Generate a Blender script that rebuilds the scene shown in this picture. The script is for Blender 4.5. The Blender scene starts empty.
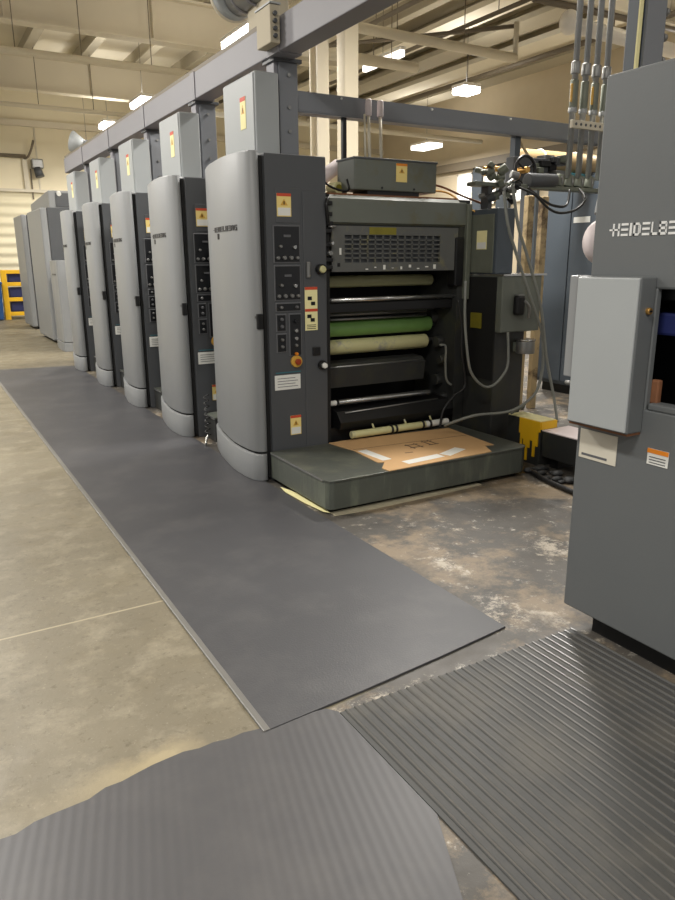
import bpy, bmesh, math, random
from mathutils import Vector, Matrix
random.seed(11)
PI = math.pi
sc = bpy.context.scene
COL = sc.collection

# ------------------------------------------------------------------ materials
def nodes(name):
    m = bpy.data.materials.new(name); m.use_nodes = True
    nt = m.node_tree; b = nt.nodes['Principled BSDF']
    return m, nt, b

def srgb(r, g, b):
    f = lambda c: (c/12.92 if c <= 0.04045 else ((c+0.055)/1.055)**2.4)
    return (f(r/255), f(g/255), f(b/255), 1)

def mat(name, col, rough=0.5, metal=0.0, var=0.12, scale=6.0, bump=0.0, bscale=60, spec=0.5, dirt=None, dscale=3.0, dlo=.5, dhi=.72, vstreak=False):
    """painted / plain surface with procedural mottling and optional shaped dirt"""
    m, nt, b = nodes(name)
    N = nt.nodes; L = nt.links
    tc = N.new('ShaderNodeNewGeometry')
    nz = N.new('ShaderNodeTexNoise'); nz.inputs['Scale'].default_value = scale; nz.inputs['Detail'].default_value = 6
    L.new(tc.outputs['Position'], nz.inputs['Vector'])
    mx = N.new('ShaderNodeMix'); mx.data_type = 'RGBA'
    mx.inputs[6].default_value = tuple(c*(1-var) for c in col[:3])+(1,)
    mx.inputs[7].default_value = tuple(min(1, c*(1+var)) for c in col[:3])+(1,)
    L.new(nz.outputs['Fac'], mx.inputs[0])
    out = mx.outputs[2]
    if dirt:
        d = N.new('ShaderNodeTexNoise'); d.inputs['Scale'].default_value = dscale; d.inputs['Detail'].default_value = 8; d.inputs['Roughness'].default_value = .65
        if vstreak:
            mp = N.new('ShaderNodeMapping'); mp.inputs['Scale'].default_value = (1, 1, .16)
            L.new(tc.outputs['Position'], mp.inputs['Vector']); L.new(mp.outputs['Vector'], d.inputs['Vector'])
        else:
            L.new(tc.outputs['Position'], d.inputs['Vector'])
        r = N.new('ShaderNodeMapRange'); r.inputs[1].default_value = dlo; r.inputs[2].default_value = dhi
        L.new(d.outputs['Fac'], r.inputs[0])
        m2 = N.new('ShaderNodeMix'); m2.data_type = 'RGBA'
        L.new(r.outputs[0], m2.inputs[0]); L.new(out, m2.inputs[6]); m2.inputs[7].default_value = dirt
        out = m2.outputs[2]
    L.new(out, b.inputs['Base Color'])
    b.inputs['Roughness'].default_value = rough; b.inputs['Metallic'].default_value = metal
    b.inputs['Specular IOR Level'].default_value = spec
    if bump > 0:
        n2 = N.new('ShaderNodeTexNoise'); n2.inputs['Scale'].default_value = bscale; n2.inputs['Detail'].default_value = 4
        L.new(tc.outputs['Position'], n2.inputs['Vector'])
        bp = N.new('ShaderNodeBump'); bp.inputs['Strength'].default_value = bump; bp.inputs['Distance'].default_value = .01
        L.new(n2.outputs['Fac'], bp.inputs['Height']); L.new(bp.outputs['Normal'], b.inputs['Normal'])
    return m

def emit(name, col, s):
    m, nt, b = nodes(name)
    b.inputs['Base Color'].default_value = (.8, .8, .8, 1)
    b.inputs['Emission Color'].default_value = col; b.inputs['Emission Strength'].default_value = s
    return m

M = {}
M['cover'] = mat('cover_grey_paint', srgb(134, 136, 137), .42, 0, .05, 3, .03, 90)
M['charcoal'] = mat('charcoal_paint', srgb(73, 75, 78), .45, 0, .1, 4, .03, 90)
M['charcoal_d'] = mat('dark_machine_paint', srgb(46, 47, 46), .5, 0, .2, 5, .05, 60, dirt=srgb(58, 58, 44), dscale=5)
M['black'] = mat('black_steel', srgb(24, 24, 25), .4, .2, .2, 9)
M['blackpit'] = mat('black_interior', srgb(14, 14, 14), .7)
M['panelblk'] = mat('panel_black', srgb(26, 27, 30), .35, 0, .1)
M['panelrim'] = mat('panel_rim_grey', srgb(92, 93, 96), .5)
M['olive'] = mat('olive_grey_paint', srgb(98, 102, 94), .42, 0, .12, 5, dirt=srgb(96, 92, 62), dscale=4, dlo=.52)
M['guard'] = mat('guard_plate', srgb(92, 93, 90), .5, .1, .15, 8, dirt=srgb(120, 116, 84), dscale=9, dlo=.55)
M['foot'] = mat('footboard_steel', srgb(86, 90, 83), .42, .15, .22, 7, .12, 45, dirt=srgb(128, 134, 116), dscale=7, dlo=.5, dhi=.8, vstreak=True)
M['foottop'] = mat('footboard_top', srgb(78, 81, 75), .42, .1, .2, 9, .12, 40, dirt=srgb(98, 100, 88), dscale=5)
M['cream'] = mat('cream_roller', srgb(192, 188, 140), .4, 0, .08, 9, dirt=srgb(150, 148, 138), dscale=5, dlo=.55, dhi=.65)
M['olivecream'] = mat('olive_roller', srgb(186, 182, 136), .45, 0, .12, 9)
M['green'] = mat('green_roller', srgb(112, 152, 82), .35, 0, .15, 9)
M['chrome'] = mat('bright_steel', srgb(190, 190, 188), .22, .9, .06, 12)
M['steel'] = mat('dull_steel', srgb(140, 140, 138), .38, .7, .12, 12)
M['beam'] = mat('beam_paint', srgb(128, 127, 132), .5, 0, .06, 3)
M['post'] = mat('post_paint', srgb(116, 119, 124), .45, 0, .06, 3)
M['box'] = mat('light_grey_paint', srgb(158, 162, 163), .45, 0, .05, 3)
M['concrete_post'] = mat('cream_column', srgb(214, 204, 180), .7, 0, .06, 2)
M['yellow'] = mat('yellow_paint', srgb(228, 178, 24), .5, 0, .1, 8)
M['yellowdirty'] = mat('grimy_yellow', srgb(120, 112, 28), .6, 0, .3, 14)
M['cardboard'] = mat('cardboard', srgb(196, 158, 112), .8, 0, .06, 9)
M['ink'] = mat('printed_ink', srgb(92, 72, 52), .7)
M['white'] = mat('white_label', srgb(222, 222, 216), .5, 0, .03)
M['cloth'] = mat('pinkish_white', srgb(216, 204, 204), .55, 0, .06, 30)
M['labelyellow'] = mat('label_yellow', srgb(232, 208, 130), .5, 0, .05)
M['red'] = mat('label_red', srgb(196, 72, 44), .5)
M['orange'] = mat('label_orange', srgb(224, 132, 30), .5)
M['redbutton'] = mat('stop_button_red', srgb(150, 56, 24), .35)
M['amber'] = mat('stop_ring_amber', srgb(206, 160, 66), .4)
M['greyhose'] = mat('grey_hose', srgb(120, 122, 116), .45, 0, .1, 20)
M['blackhose'] = mat('black_hose', srgb(30, 30, 30), .42, 0, .1, 20)
M['galv'] = mat('galvanised_pipe', srgb(150, 152, 152), .4, .45, .12, 12)
M['tan'] = mat('tan_board', srgb(186, 164, 124), .7, 0, .15, 4, dirt=srgb(84, 66, 46), dscale=5, dlo=.47, dhi=.62)
M['rust'] = mat('rusty_steel', srgb(120, 78, 50), .75, 0, .3, 14)
M['brass'] = mat('brass', srgb(206, 160, 90), .3, .8)
M['bluedark'] = mat('blue_grey_cabinet', srgb(68, 76, 84), .45, 0, .08, 3)
M['blue'] = mat('blue_plastic', srgb(30, 82, 142), .5, 0, .1)
M['navy'] = mat('navy_part', srgb(34, 42, 92), .5, 0, .1)
M['teal'] = mat('teal_paint', srgb(52, 108, 118), .5)
M['letters'] = mat('silver_lettering', srgb(222, 222, 220), .4, .1, .02)
M['badge'] = mat('dark_badge', srgb(72, 72, 74), .4)
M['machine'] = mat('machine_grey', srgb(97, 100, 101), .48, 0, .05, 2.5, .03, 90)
M['ceil'] = mat('roof_deck', srgb(232, 224, 204), .8, 0, .05, 1.2)
M['girder'] = mat('girder_paint', srgb(212, 203, 182), .7, 0, .05, 1.5)
M['purlin'] = mat('purlin_paint', srgb(176, 167, 146), .7, 0, .06, 1.5)
M['pipe'] = mat('cream_pipe', srgb(206, 198, 178), .5, 0, .05, 4)
M['whitepipe'] = mat('white_duct', srgb(236, 232, 224), .5, 0, .03, 4)
M['darkpipe'] = mat('dark_pipe', srgb(110, 100, 84), .55, 0, .1, 4)
M['lamp'] = emit('lamp_lens', (1, .95, .86, 1), 14)
M['lampdim'] = emit('lamp_lens_soft', (1, .95, .86, 1), 3)
M['paper'] = mat('yellowed_paper', srgb(232, 224, 168), .7)
M['dirtypaper'] = mat('dirty_paper', srgb(170, 162, 138), .7, 0, .2, 14)
M['plate'] = mat('cream_plate', srgb(206, 200, 184), .5, 0, .05, 20)
M['rubble'] = mat('dark_rags', srgb(44, 45, 46), .6, 0, .3, 20)
M['tank'] = mat('tan_tank', srgb(176, 150, 108), .5, 0, .12, 5)
M['pgreen'] = mat('grey_green_metal', srgb(112, 116, 104), .45, .3, .2, 10)

def floor_mat():
    m, nt, b = nodes('stained_concrete'); N = nt.nodes; L = nt.links
    g = N.new('ShaderNodeNewGeometry')
    def noise(s, d=6, r=.6):
        n = N.new('ShaderNodeTexNoise'); n.inputs['Scale'].default_value = s; n.inputs['Detail'].default_value = d; n.inputs['Roughness'].default_value = r
        L.new(g.outputs['Position'], n.inputs['Vector']); return n.outputs['Fac']
    def rng(x, a, c, lo=0, hi=1):
        r = N.new('ShaderNodeMapRange'); r.inputs[1].default_value = a; r.inputs[2].default_value = c; r.inputs[3].default_value = lo; r.inputs[4].default_value = hi
        L.new(x, r.inputs[0]); return r.outputs[0]
    def mix(f, a, c):
        x = N.new('ShaderNodeMix'); x.data_type = 'RGBA'
        L.new(f, x.inputs[0])
        for i, v in ((6, a), (7, c)):
            if isinstance(v, tuple): x.inputs[i].default_value = v
            else: L.new(v, x.inputs[i])
        return x.outputs[2]
    def mth(op, a, c):
        x = N.new('ShaderNodeMath'); x.operation = op
        for i, v in ((0, a), (1, c)):
            if isinstance(v, (int, float)): x.inputs[i].default_value = v
            else: L.new(v, x.inputs[i])
        return x.outputs[0]
    sep = N.new('ShaderNodeSeparateXYZ'); L.new(g.outputs['Position'], sep.inputs[0])
    base = mix(noise(1.3, 8), srgb(98, 91, 75), srgb(134, 125, 104))
    base = mix(rng(noise(5, 8, .7), .5, .75, 0, .6), base, srgb(164, 155, 134))
    base = mix(rng(noise(3.1, 9, .7), .56, .72, 0, .7), base, srgb(84, 76, 58))
    base = mix(rng(noise(26, 5, .75), .56, .72, 0, .75), base, srgb(80, 72, 54))
    base = mix(rng(noise(60, 4, .8), .60, .72, 0, .5), base, srgb(176, 168, 148))
    # oily dark ground beside the press
    dark = mix(noise(2.2, 8), srgb(56, 54, 51), srgb(90, 85, 78))
    dark = mix(rng(mth('ADD', mth('MULTIPLY', noise(1.6, 3), .6), mth('MULTIPLY', noise(11, 9, .8), .4)), .5, .58, 0, .85), dark, srgb(134, 118, 96))
    dark = mix(rng(mth('ADD', mth('MULTIPLY', noise(2.6, 3), .5), mth('MULTIPLY', noise(17, 9, .85), .5)), .555, .61, 0, .8), dark, srgb(188, 178, 162))
    dark = mix(rng(noise(9, 9, .8), .58, .68, 0, .9), dark, srgb(204, 198, 186))
    dark = mix(rng(noise(1.7, 6, .6), .56, .68, 0, .8), dark, srgb(52, 50, 48))
    k = mth('ADD', sep.outputs['X'], mth('MULTIPLY', mth('SUBTRACT', noise(1.5), .5), .25))
    k = mth('ADD', k, rng(sep.outputs['Y'], 1.83, 1.9, .5, 0))
    k = rng(k, 1.15, 1.3)
    k2 = rng(mth('ADD', sep.outputs['Y'], 0.0), 8.5, 12.5, 1, 0)
    col = mix(mth('MULTIPLY', k, k2), base, dark)
    # pale sandy patch scraped bare along the ribbed mat
    edge = mth('ADD', mth('SUBTRACT', sep.outputs['Y'], mth('MULTIPLY', sep.outputs['X'], .08)), mth('MULTIPLY', mth('SUBTRACT', noise(6, 8, .7), .5), .22))
    s = mth('MULTIPLY', mth('MULTIPLY', rng(edge, 1.9, 1.97, 1, 0), rng(mth('ADD', sep.outputs['X'], mth('MULTIPLY', noise(4), .2)), .62, .74, 1, 0)), rng(sep.outputs['X'], .05, .45))
    col = mix(mth('MULTIPLY', s, .8), col, srgb(168, 154, 122))
    # cut joints
    j = mth('MULTIPLY', mth('LESS_THAN', sep.outputs['X'], 1.0), mth('LESS_THAN', mth('ABSOLUTE', mth('SUBTRACT', mth('MODULO', mth('ADD', sep.outputs['Y'], 100.0), 4.55), 102.98 % 4.55), 0), .006))
    col = mix(j, col, srgb(158, 148, 124))
    L.new(col, b.inputs['Base Color'])
    L.new(rng(noise(4, 8), .3, .7, .38, .62), b.inputs['Roughness'])
    bp = N.new('ShaderNodeBump'); bp.inputs['Strength'].default_value = .12; bp.inputs['Distance'].default_value = .01
    L.new(noise(30, 6, .7), bp.inputs['Height']); L.new(bp.outputs['Normal'], b.inputs['Normal'])
    return m
M['floor'] = floor_mat()

def mat_rubber(name, col, rough, stripe=None, angle=0.0, dirtcol=None):
    m = mat(name, col, rough, 0, .1, 2.2, .08, 120, .5, dirt=dirtcol, dscale=2.4, dlo=.48, dhi=.8)
    if stripe:
        nt = m.node_tree; N = nt.nodes; L = nt.links; b = N['Principled BSDF']
        g = N.new('ShaderNodeNewGeometry'); mp = N.new('ShaderNodeMapping')
        mp.inputs['Rotation'].default_value = (0, 0, angle)
        L.new(g.outputs['Position'], mp.inputs['Vector'])
        w = N.new('ShaderNodeTexWave'); w.bands_direction = 'X'; w.inputs['Scale'].default_value = 2*PI/20/stripe
        w.inputs['Distortion'].default_value = .3
        L.new(mp.outputs['Vector'], w.inputs['Vector'])
        bp = N.new('ShaderNodeBump'); bp.inputs['Strength'].default_value = .06; bp.inputs['Distance'].default_value = .004
        L.new(w.outputs['Fac'], bp.inputs['Height']); L.new(bp.outputs['Normal'], b.inputs['Normal'])
    return m
M['mat'] = mat_rubber('smooth_rubber', srgb(66, 66, 69), .46, dirtcol=srgb(84, 83, 84))
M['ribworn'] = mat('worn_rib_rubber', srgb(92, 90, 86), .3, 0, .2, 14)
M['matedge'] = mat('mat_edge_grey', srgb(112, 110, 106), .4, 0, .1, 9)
M['ribmat'] = mat_rubber('ribbed_rubber', srgb(66, 66, 65), .58, dirtcol=srgb(94, 90, 82))
M['ribmat2'] = mat_rubber('worn_rubber', srgb(74, 73, 75), .46, .03, .26, dirtcol=srgb(88, 86, 86))

def wall_mat():
    m, nt, b = nodes('ribbed_siding'); N = nt.nodes; L = nt.links
    g = N.new('ShaderNodeNewGeometry'); w = N.new('ShaderNodeTexWave'); w.bands_direction = 'Z'; w.inputs['Scale'].default_value = 2*PI/20/.27
    L.new(g.outputs['Position'], w.inputs['Vector'])
    n = N.new('ShaderNodeTexNoise'); n.inputs['Scale'].default_value = .8
    L.new(g.outputs['Position'], n.inputs['Vector'])
    x = N.new('ShaderNodeMix'); x.data_type = 'RGBA'; x.inputs[6].default_value = srgb(218, 208, 176); x.inputs[7].default_value = srgb(240, 232, 204)
    L.new(n.outputs['Fac'], x.inputs[0]); L.new(x.outputs[2], b.inputs['Base Color'])
    bp = N.new('ShaderNodeBump'); bp.inputs['Strength'].default_value = .8; bp.inputs['Distance'].default_value = .05
    L.new(w.outputs['Fac'], bp.inputs['Height']); L.new(bp.outputs['Normal'], b.inputs['Normal'])
    b.inputs['Roughness'].default_value = .6
    return m
M['siding'] = wall_mat()
M['upperwall'] = mat('cream_wall_panel', srgb(228, 218, 190), .7, 0, .04, 1)
M['glow'] = emit('daylight_glazing', (1, .98, .93, 1), 1.1)
M['beigepanel'] = mat('beige_siding', srgb(206, 192, 166), .7, 0, .05, 3)

# ------------------------------------------------------------------ mesh builder
def catmull(pts, n=8):
    P = [Vector(p) for p in pts]
    if len(P) < 3: return P
    out = []
    for i in range(len(P)-1):
        a = P[max(i-1, 0)]; b = P[i]; c = P[i+1]; d = P[min(i+2, len(P)-1)]
        for k in range(n):
            t = k/n
            out.append(.5*((2*b)+(c-a)*t+(2*a-5*b+4*c-d)*t*t+(3*b-a-3*c+d)*t**3))
    out.append(P[-1]); return out

class MB:
    def __init__(s): s.bm = bmesh.new()
    def box(s, x0, x1, y0, y1, z0, z1, bev=0.0, seg=2):
        if x0 > x1: x0, x1 = x1, x0
        if y0 > y1: y0, y1 = y1, y0
        if z0 > z1: z0, z1 = z1, z0
        t = bmesh.new()
        r = bmesh.ops.create_cube(t, size=1)
        bmesh.ops.transform(t, matrix=Matrix.Translation(((x0+x1)/2, (y0+y1)/2, (z0+z1)/2)) @ Matrix.Diagonal((x1-x0, y1-y0, z1-z0, 1)), verts=t.verts)
        if bev > 0:
            bmesh.ops.bevel(t, geom=t.edges[:], offset=min(bev, .45*min(x1-x0, y1-y0, z1-z0)), segments=seg, profile=.5, affect='EDGES')
        s._merge(t); return s
    def _merge(s, t):
        me = bpy.data.meshes.new('tmp'); t.to_mesh(me); t.free(); s.bm.from_mesh(me); bpy.data.meshes.remove(me)
    def prism(s, poly, a0, a1, axis='Z', bev=0.0):
        """polygon extruded along an axis. axis Z: poly=(x,y); Y: poly=(x,z); X: poly=(y,z)"""
        t = bmesh.new()
        def v(p, a):
            return {'Z': (p[0], p[1], a), 'Y': (p[0], a, p[1]), 'X': (a, p[0], p[1])}[axis]
        A = [t.verts.new(v(p, a0)) for p in poly]; B = [t.verts.new(v(p, a1)) for p in poly]
        n = len(poly)
        t.faces.new(A); t.faces.new(B[::-1])
        for i in range(n): t.faces.new([A[i], B[i], B[(i+1) % n], A[(i+1) % n]])
        bmesh.ops.recalc_face_normals(t, faces=t.faces[:])
        if bev > 0:
            es = [e for e in t.edges if any(len(f.verts) == n for f in e.link_faces)]
            bmesh.ops.bevel(t, geom=es, offset=bev, segments=2, profile=.5, affect='EDGES')
        s._merge(t); return s
    def cyl(s, p0, p1, r, r2=None, seg=20, bev=0.0):
        p0 = Vector(p0); p1 = Vector(p1); d = p1-p0; r2 = r if r2 is None else r2
        t = bmesh.new()
        bmesh.ops.create_cone(t, cap_ends=True, segments=seg, radius1=r, radius2=r2, depth=d.length)
        if bev > 0:
            es = [e for e in t.edges if any(len(f.verts) > 4 for f in e.link_faces)]
            bmesh.ops.bevel(t, geom=es, offset=bev, segments=3, profile=.5, affect='EDGES')
        q = d.to_track_quat('Z', 'Y').to_matrix().to_4x4()
        bmesh.ops.transform(t, matrix=Matrix.Translation((p0+p1)/2) @ q, verts=t.verts)
        for f in t.faces: f.smooth = len(f.verts) == 4
        s._merge(t); return s
    def tube(s, pts, r, seg=10, smooth=True, closed=False):
        P = catmull(pts) if smooth else [Vector(p) for p in pts]
        t = bmesh.new(); rings = []
        up = Vector((0, 0, 1))
        prevn = None
        for i, p in enumerate(P):
            d = (P[min(i+1, len(P)-1)]-P[max(i-1, 0)])
            if d.length < 1e-9: d = Vector((0, 0, 1))
            d.normalize()
            if prevn is None:
                n = d.cross(up if abs(d.z) < .9 else Vector((1, 0, 0))).normalized()
            else:
                n = (prevn-d*prevn.dot(d)).normalized()
            prevn = n; b = d.cross(n)
            rings.append([t.verts.new(p+(n*math.cos(2*PI*k/seg)+b*math.sin(2*PI*k/seg))*r) for k in range(seg)])
        for i in range(len(rings)-1):
            for k in range(seg):
                f = t.faces.new([rings[i][k], rings[i][(k+1) % seg], rings[i+1][(k+1) % seg], rings[i+1][k]]); f.smooth = True
        t.faces.new(rings[0][::-1]); t.faces.new(rings[-1])
        bmesh.ops.recalc_face_normals(t, faces=t.faces[:])
        s._merge(t); return s
    def torus(s, c, R, r, axis='Y', seg=28, rs=8):
        t = bmesh.new(); rings = []
        for i in range(seg):
            a = 2*PI*i/seg; ring = []
            for k in range(rs):
                b = 2*PI*k/rs; rr = R+r*math.cos(b); h = r*math.sin(b)
                u, w = rr*math.cos(a), rr*math.sin(a)
                v = {'Y': (u, h, w), 'X': (h, u, w), 'Z': (u, w, h)}[axis]
                ring.append(t.verts.new(Vector(c)+Vector(v)))
            rings.append(ring)
        for i in range(seg):
            for k in range(rs):
                f = t.faces.new([rings[i][k], rings[(i+1) % seg][k], rings[(i+1) % seg][(k+1) % rs], rings[i][(k+1) % rs]]); f.smooth = True
        bmesh.ops.recalc_face_normals(t, faces=t.faces[:]); s._merge(t); return s
    def ball(s, c, sx, sy, sz, u=18, v=12):
        t = bmesh.new(); bmesh.ops.create_uvsphere(t, u_segments=u, v_segments=v, radius=1)
        bmesh.ops.transform(t, matrix=Matrix.Translation(c) @ Matrix.Diagonal((sx, sy, sz, 1)), verts=t.verts)
        for f in t.faces: f.smooth = True
        s._merge(t); return s
    def xf(s, mtx):
        bmesh.ops.transform(s.bm, matrix=mtx, verts=s.bm.verts); return s
    def build(s, name, material, parent=None, loc=None):
        me = bpy.data.meshes.new(name)
        o = bpy.data.objects.new(name, me); COL.objects.link(o)
        if parent is not None:
            r = parent
            while r.parent: r = r.parent
            off = Vector(r.location); o.parent = parent
        elif loc is not None:
            off = Vector(loc); o.location = off
        else:
            xs = [v.co for v in s.bm.verts]
            mn = [min(c[i] for c in xs) for i in range(3)]; mxx = [max(c[i] for c in xs) for i in range(3)]
            off = Vector(((mn[0]+mxx[0])/2, (mn[1]+mxx[1])/2, mn[2])); o.location = off
        bmesh.ops.translate(s.bm, vec=-off, verts=s.bm.verts)
        s.bm.to_mesh(me); s.bm.free()
        me.materials.append(M[material])
        return o

def tag(o, label, cat, group=None):
    o['label'] = label; o['category'] = cat
    if group: o['group'] = group
    return o
def thing(name, label, cat, loc, group=None):
    o = bpy.data.objects.new(name, None); COL.objects.link(o); o.location = loc; o.empty_display_size = .1
    return tag(o, label, cat, group)
def struct(o): o['kind'] = 'structure'; return o
def copy_thing(root, delta, label):
    r = root.copy(); COL.objects.link(r); r.location = Vector(root.location)+Vector(delta); r['label'] = label
    def rec(a, b):
        for ch in list(a.children):
            c = ch.copy(); COL.objects.link(c); c.parent = b; rec(ch, c)
    rec(root, r); return r

# lettering: each letter a list of bars in a unit cell (x0,x1,z0,z1)
def letter(ch):
    t = .2
    B = {'H': [(0, t, 0, 1), (.8, 1, 0, 1), (0, 1, .42, .58)],
         '-H': [(0, .22, 0, 1), (.78, 1, 0, 1), (-.5, 1, .43, .57)],
         'E': [(.0, 1, .82, 1), (.0, 1, .41, .59), (.0, 1, 0, .18)],
         'I': [(.36, .62, 0, 1)],
         'D': [(0, .24, 0, 1), (0, .72, .82, 1), (0, .72, 0, .18), (.68, .86, .09, .91), (.8, 1, .2, .8)],
         'L': [(0, t, 0, 1), (0, 1, 0, t)],
         'B': [(0, t, 0, 1), (0, .9, .8, 1), (0, .95, .4, .6), (0, .9, 0, t), (.8, .98, .5, .9), (.82, 1, .1, .5)],
         'R': [(0, t, 0, 1), (0, .9, .8, 1), (0, .95, .4, .6), (.8, .98, .5, .9), (.72, .95, 0, .45)],
         'G': [(0, t, .1, .9), (.1, 1, .8, 1), (.1, 1, 0, t), (.8, 1, 0, .5), (.5, 1, .4, .56)]}
    return B[ch]
WORD = ['-H', 'E', 'I', 'D', 'E', 'L', 'B', 'E', 'R', 'G']

# ------------------------------------------------------------------ setting
fl = MB().box(-7, 16, -4.5, 23, -.2, 0).build('floor', 'floor'); struct(fl)
WY = 22.6
wb = MB().box(-7, 16, WY, WY+.2, 0, 3.42); struct(wb.build('wall_back', 'siding'))
up = MB().box(-7, 16, WY, WY+.2, 3.42, 6.6); struct(up.build('wall_back_upper', 'upperwall'))
jm = MB()
for i in range(9): jm.box(-2+i*1.1-.02, -2+i*1.1+.02, WY-.02, WY, 3.45, 5.1)
struct(jm.build('trim_1', 'pipe'))
struct(MB().box(-7, 16, WY-.09, WY, 3.38, 3.46).build('trim_2', 'pipe'))
struct(MB().box(-7, 16, WY-.14, WY, 5.08, 5.24).build('trim_3', 'girder'))
RXW = 15.0
struct(MB().box(RXW, RXW+.2, -4.5, 23, 0, 6.6).build('wall_right', 'beigepanel'))
cl = MB().box(-7, 16, -4.5, 23, 6.4, 6.6); struct(cl.build('ceiling', 'ceil'))
tn = 4
for i in range(-6, 9):            # purlins under the deck, running along the press
    x = 2.93+1.235*i
    b = MB().box(x-.1, x+.1, -4, WY, 6.06, 6.09).box(x-.015, x+.015, -4, WY, 6.09, 6.4)
    struct(b.build('trim_%d' % tn, 'purlin')); tn += 1
for y, x1 in ((3.7, 16), (8.9, 16), (14.0, 8.6), (19.1, 8.6)):   # deep girders across the hall
    b = MB().box(-7, x1, y-.14, y+.14, 5.3, 5.33).box(-7, x1, y-.015, y+.015, 5.33, 6.0).box(-7, x1, y-.14, y+.14, 6.0, 6.04)
    for k in range(9):
        xx = -5.5+k*2.46
        if xx < x1: b.box(xx-.012, xx+.012, y-.12, y-.02, 5.33, 6.0)
    struct(b.build('trim_%d' % tn, 'girder')); tn += 1
# wide light ducts / deck ribs over the right bay
for i, x in enumerate((9.6, 10.8, 12.0, 13.3)):
    struct(MB().box(x, x+.62, 6, WY, 5.9, 6.0).build('trim_%d' % tn, 'purlin' if i % 2 else 'ceil')); tn += 1
struct(MB().box(RXW-.25, RXW, 2, WY, 4.1, 4.32).build('trim_%d' % tn, 'darkpipe')); tn += 1
# two building columns behind the press
struct(MB().box(5.34, 5.56, 8.95, 9.17, 0, 5.3, .02).build('trim_%d' % tn, 'concrete_post')); tn += 1
b = MB().box(5.06, 5.24, 9.2, 9.22, 0, 5.3).box(5.06, 5.24, 9.4, 9.42, 0, 5.3).box(5.14, 5.16, 9.22, 9.4, 0, 5.3)
struct(b.build('trim_%d' % tn, 'girder')); tn += 1
# glazing and posts of the right wall
for i, (y0, y1) in enumerate(((16.55, 17.1), (15.4, 15.95), (17.6, 18.3))):
    w = struct(MB().box(RXW-.04, RXW, y0+.05, y1-.05, 3.1, 3.95).build('window_%d' % (i+1), 'glow'))
    f = MB().box(RXW-.08, RXW, y0, y0+.05, 3.05, 4).box(RXW-.08, RXW, y1-.05, y1, 3.05, 4).box(RXW-.08, RXW, y0, y1, 3.95, 4).box(RXW-.08, RXW, y0, y1, 3.05, 3.1)
    f.build('window_frame', 'whitepipe', w)
for y0, y1 in ((17.15, 17.55), (15.98, 16.5), (14.9, 15.38)):
    struct(MB().box(RXW-.1, RXW, y0, y1, 0, 4.1).build('trim_%d' % tn, 'bluedark')); tn += 1
rb = MB()
for k in range(14): rb.box(RXW-.05, RXW, 11.2+k*.25, 11.32+k*.25, 0, 4.1)
struct(rb.build('trim_%d' % tn, 'beigepanel')); tn += 1

# ------------------------------------------------------------------ floor mats
mt = MB(); 
mt.prism([(.81, 1.875), (1.2, 1.905), (1.6, 1.945), (1.965, 1.99), (1.955, 5), (1.955, 11.1), (.81, 11.3), (.815, 6)], .0, .009, 'Z', .002)
o = mt.build('rubber_mat', 'mat'); tag(o, 'long smooth dark grey rubber mat running along the row of press towers', 'mat', 'rubber floor mats')
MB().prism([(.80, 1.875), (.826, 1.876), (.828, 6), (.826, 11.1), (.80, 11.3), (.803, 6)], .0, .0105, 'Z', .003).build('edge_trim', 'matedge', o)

prof = []; x = 1.07; n = 31; pitch = (2.2-1.07)/n
top = [(1.07, 0)]
for i in range(n):
    a = 1.07+i*pitch
    top += [(a+.001, .006), (a+pitch*.52, .006), (a+pitch*.555, .0085), (a+pitch*.62, .0105), (a+pitch*.70, .0112), (a+pitch*.78, .0105), (a+pitch*.845, .0085), (a+pitch*.88, .006)]
top += [(2.2, .006), (2.2, 0)]
o = MB().prism(top, -1.2, 1.84, 'Y').build('ribbed_mat', 'ribmat')
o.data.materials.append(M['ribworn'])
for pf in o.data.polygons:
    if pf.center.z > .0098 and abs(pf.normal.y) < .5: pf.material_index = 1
tag(o, 'ribbed dark rubber mat at the foot of the lettered machine panel, ridges catching light', 'mat', 'rubber floor mats')
random.seed(3)
edge = []
for i in range(42):
    xx = -1.0+i*2.04/41
    base = 1.79+.12*max(0, min(1, (xx+.2)/.7)) - .06*max(0, (xx-.6))
    edge.append((xx, base+random.uniform(-.009, .009)*(1 if xx < .75 else .3)))
poly = [(1.068, 1.845), (1.068, 1.30), (1.05, 1.265), (.953, 1.055), (.60, -.04), (.3, -1.1), (-1.0, -1.1)]
o = MB().prism(edge+poly, 0, .006, 'Z').build('worn_mat', 'ribmat2')
tag(o, 'faintly striped worn grey mat with a ragged edge against the bare concrete', 'mat', 'rubber floor mats')

# ------------------------------------------------------------------ printing unit
FY = 4.38
CURVE = [(1.985, 4.395), (1.955, 4.392), (1.925, 4.41), (1.905, 4.45), (1.893, 4.53), (1.888, 4.65), (1.893, 4.78), (1.908, 4.9), (1.93, 5.03), (1.952, 5.17), (1.992, 5.34), (2.032, 5.47), (2.09, 5.57), (2.17, 5.61)]
def curve_x(y):
    for (xa, ya), (xb, yb) in zip(CURVE[3:], CURVE[4:]):
        if ya <= y <= yb: return xa+(xb-xa)*(y-ya)/(yb-ya)
    return 1.9
BX = 2.02
UNIT_GROUP = 'printing units of the press'
u = thing('printing_unit', 'nearest printing unit, open front showing green and cream rollers', 'printing press unit', (2.8, 5.0, 0), UNIT_GROUP)

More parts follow.
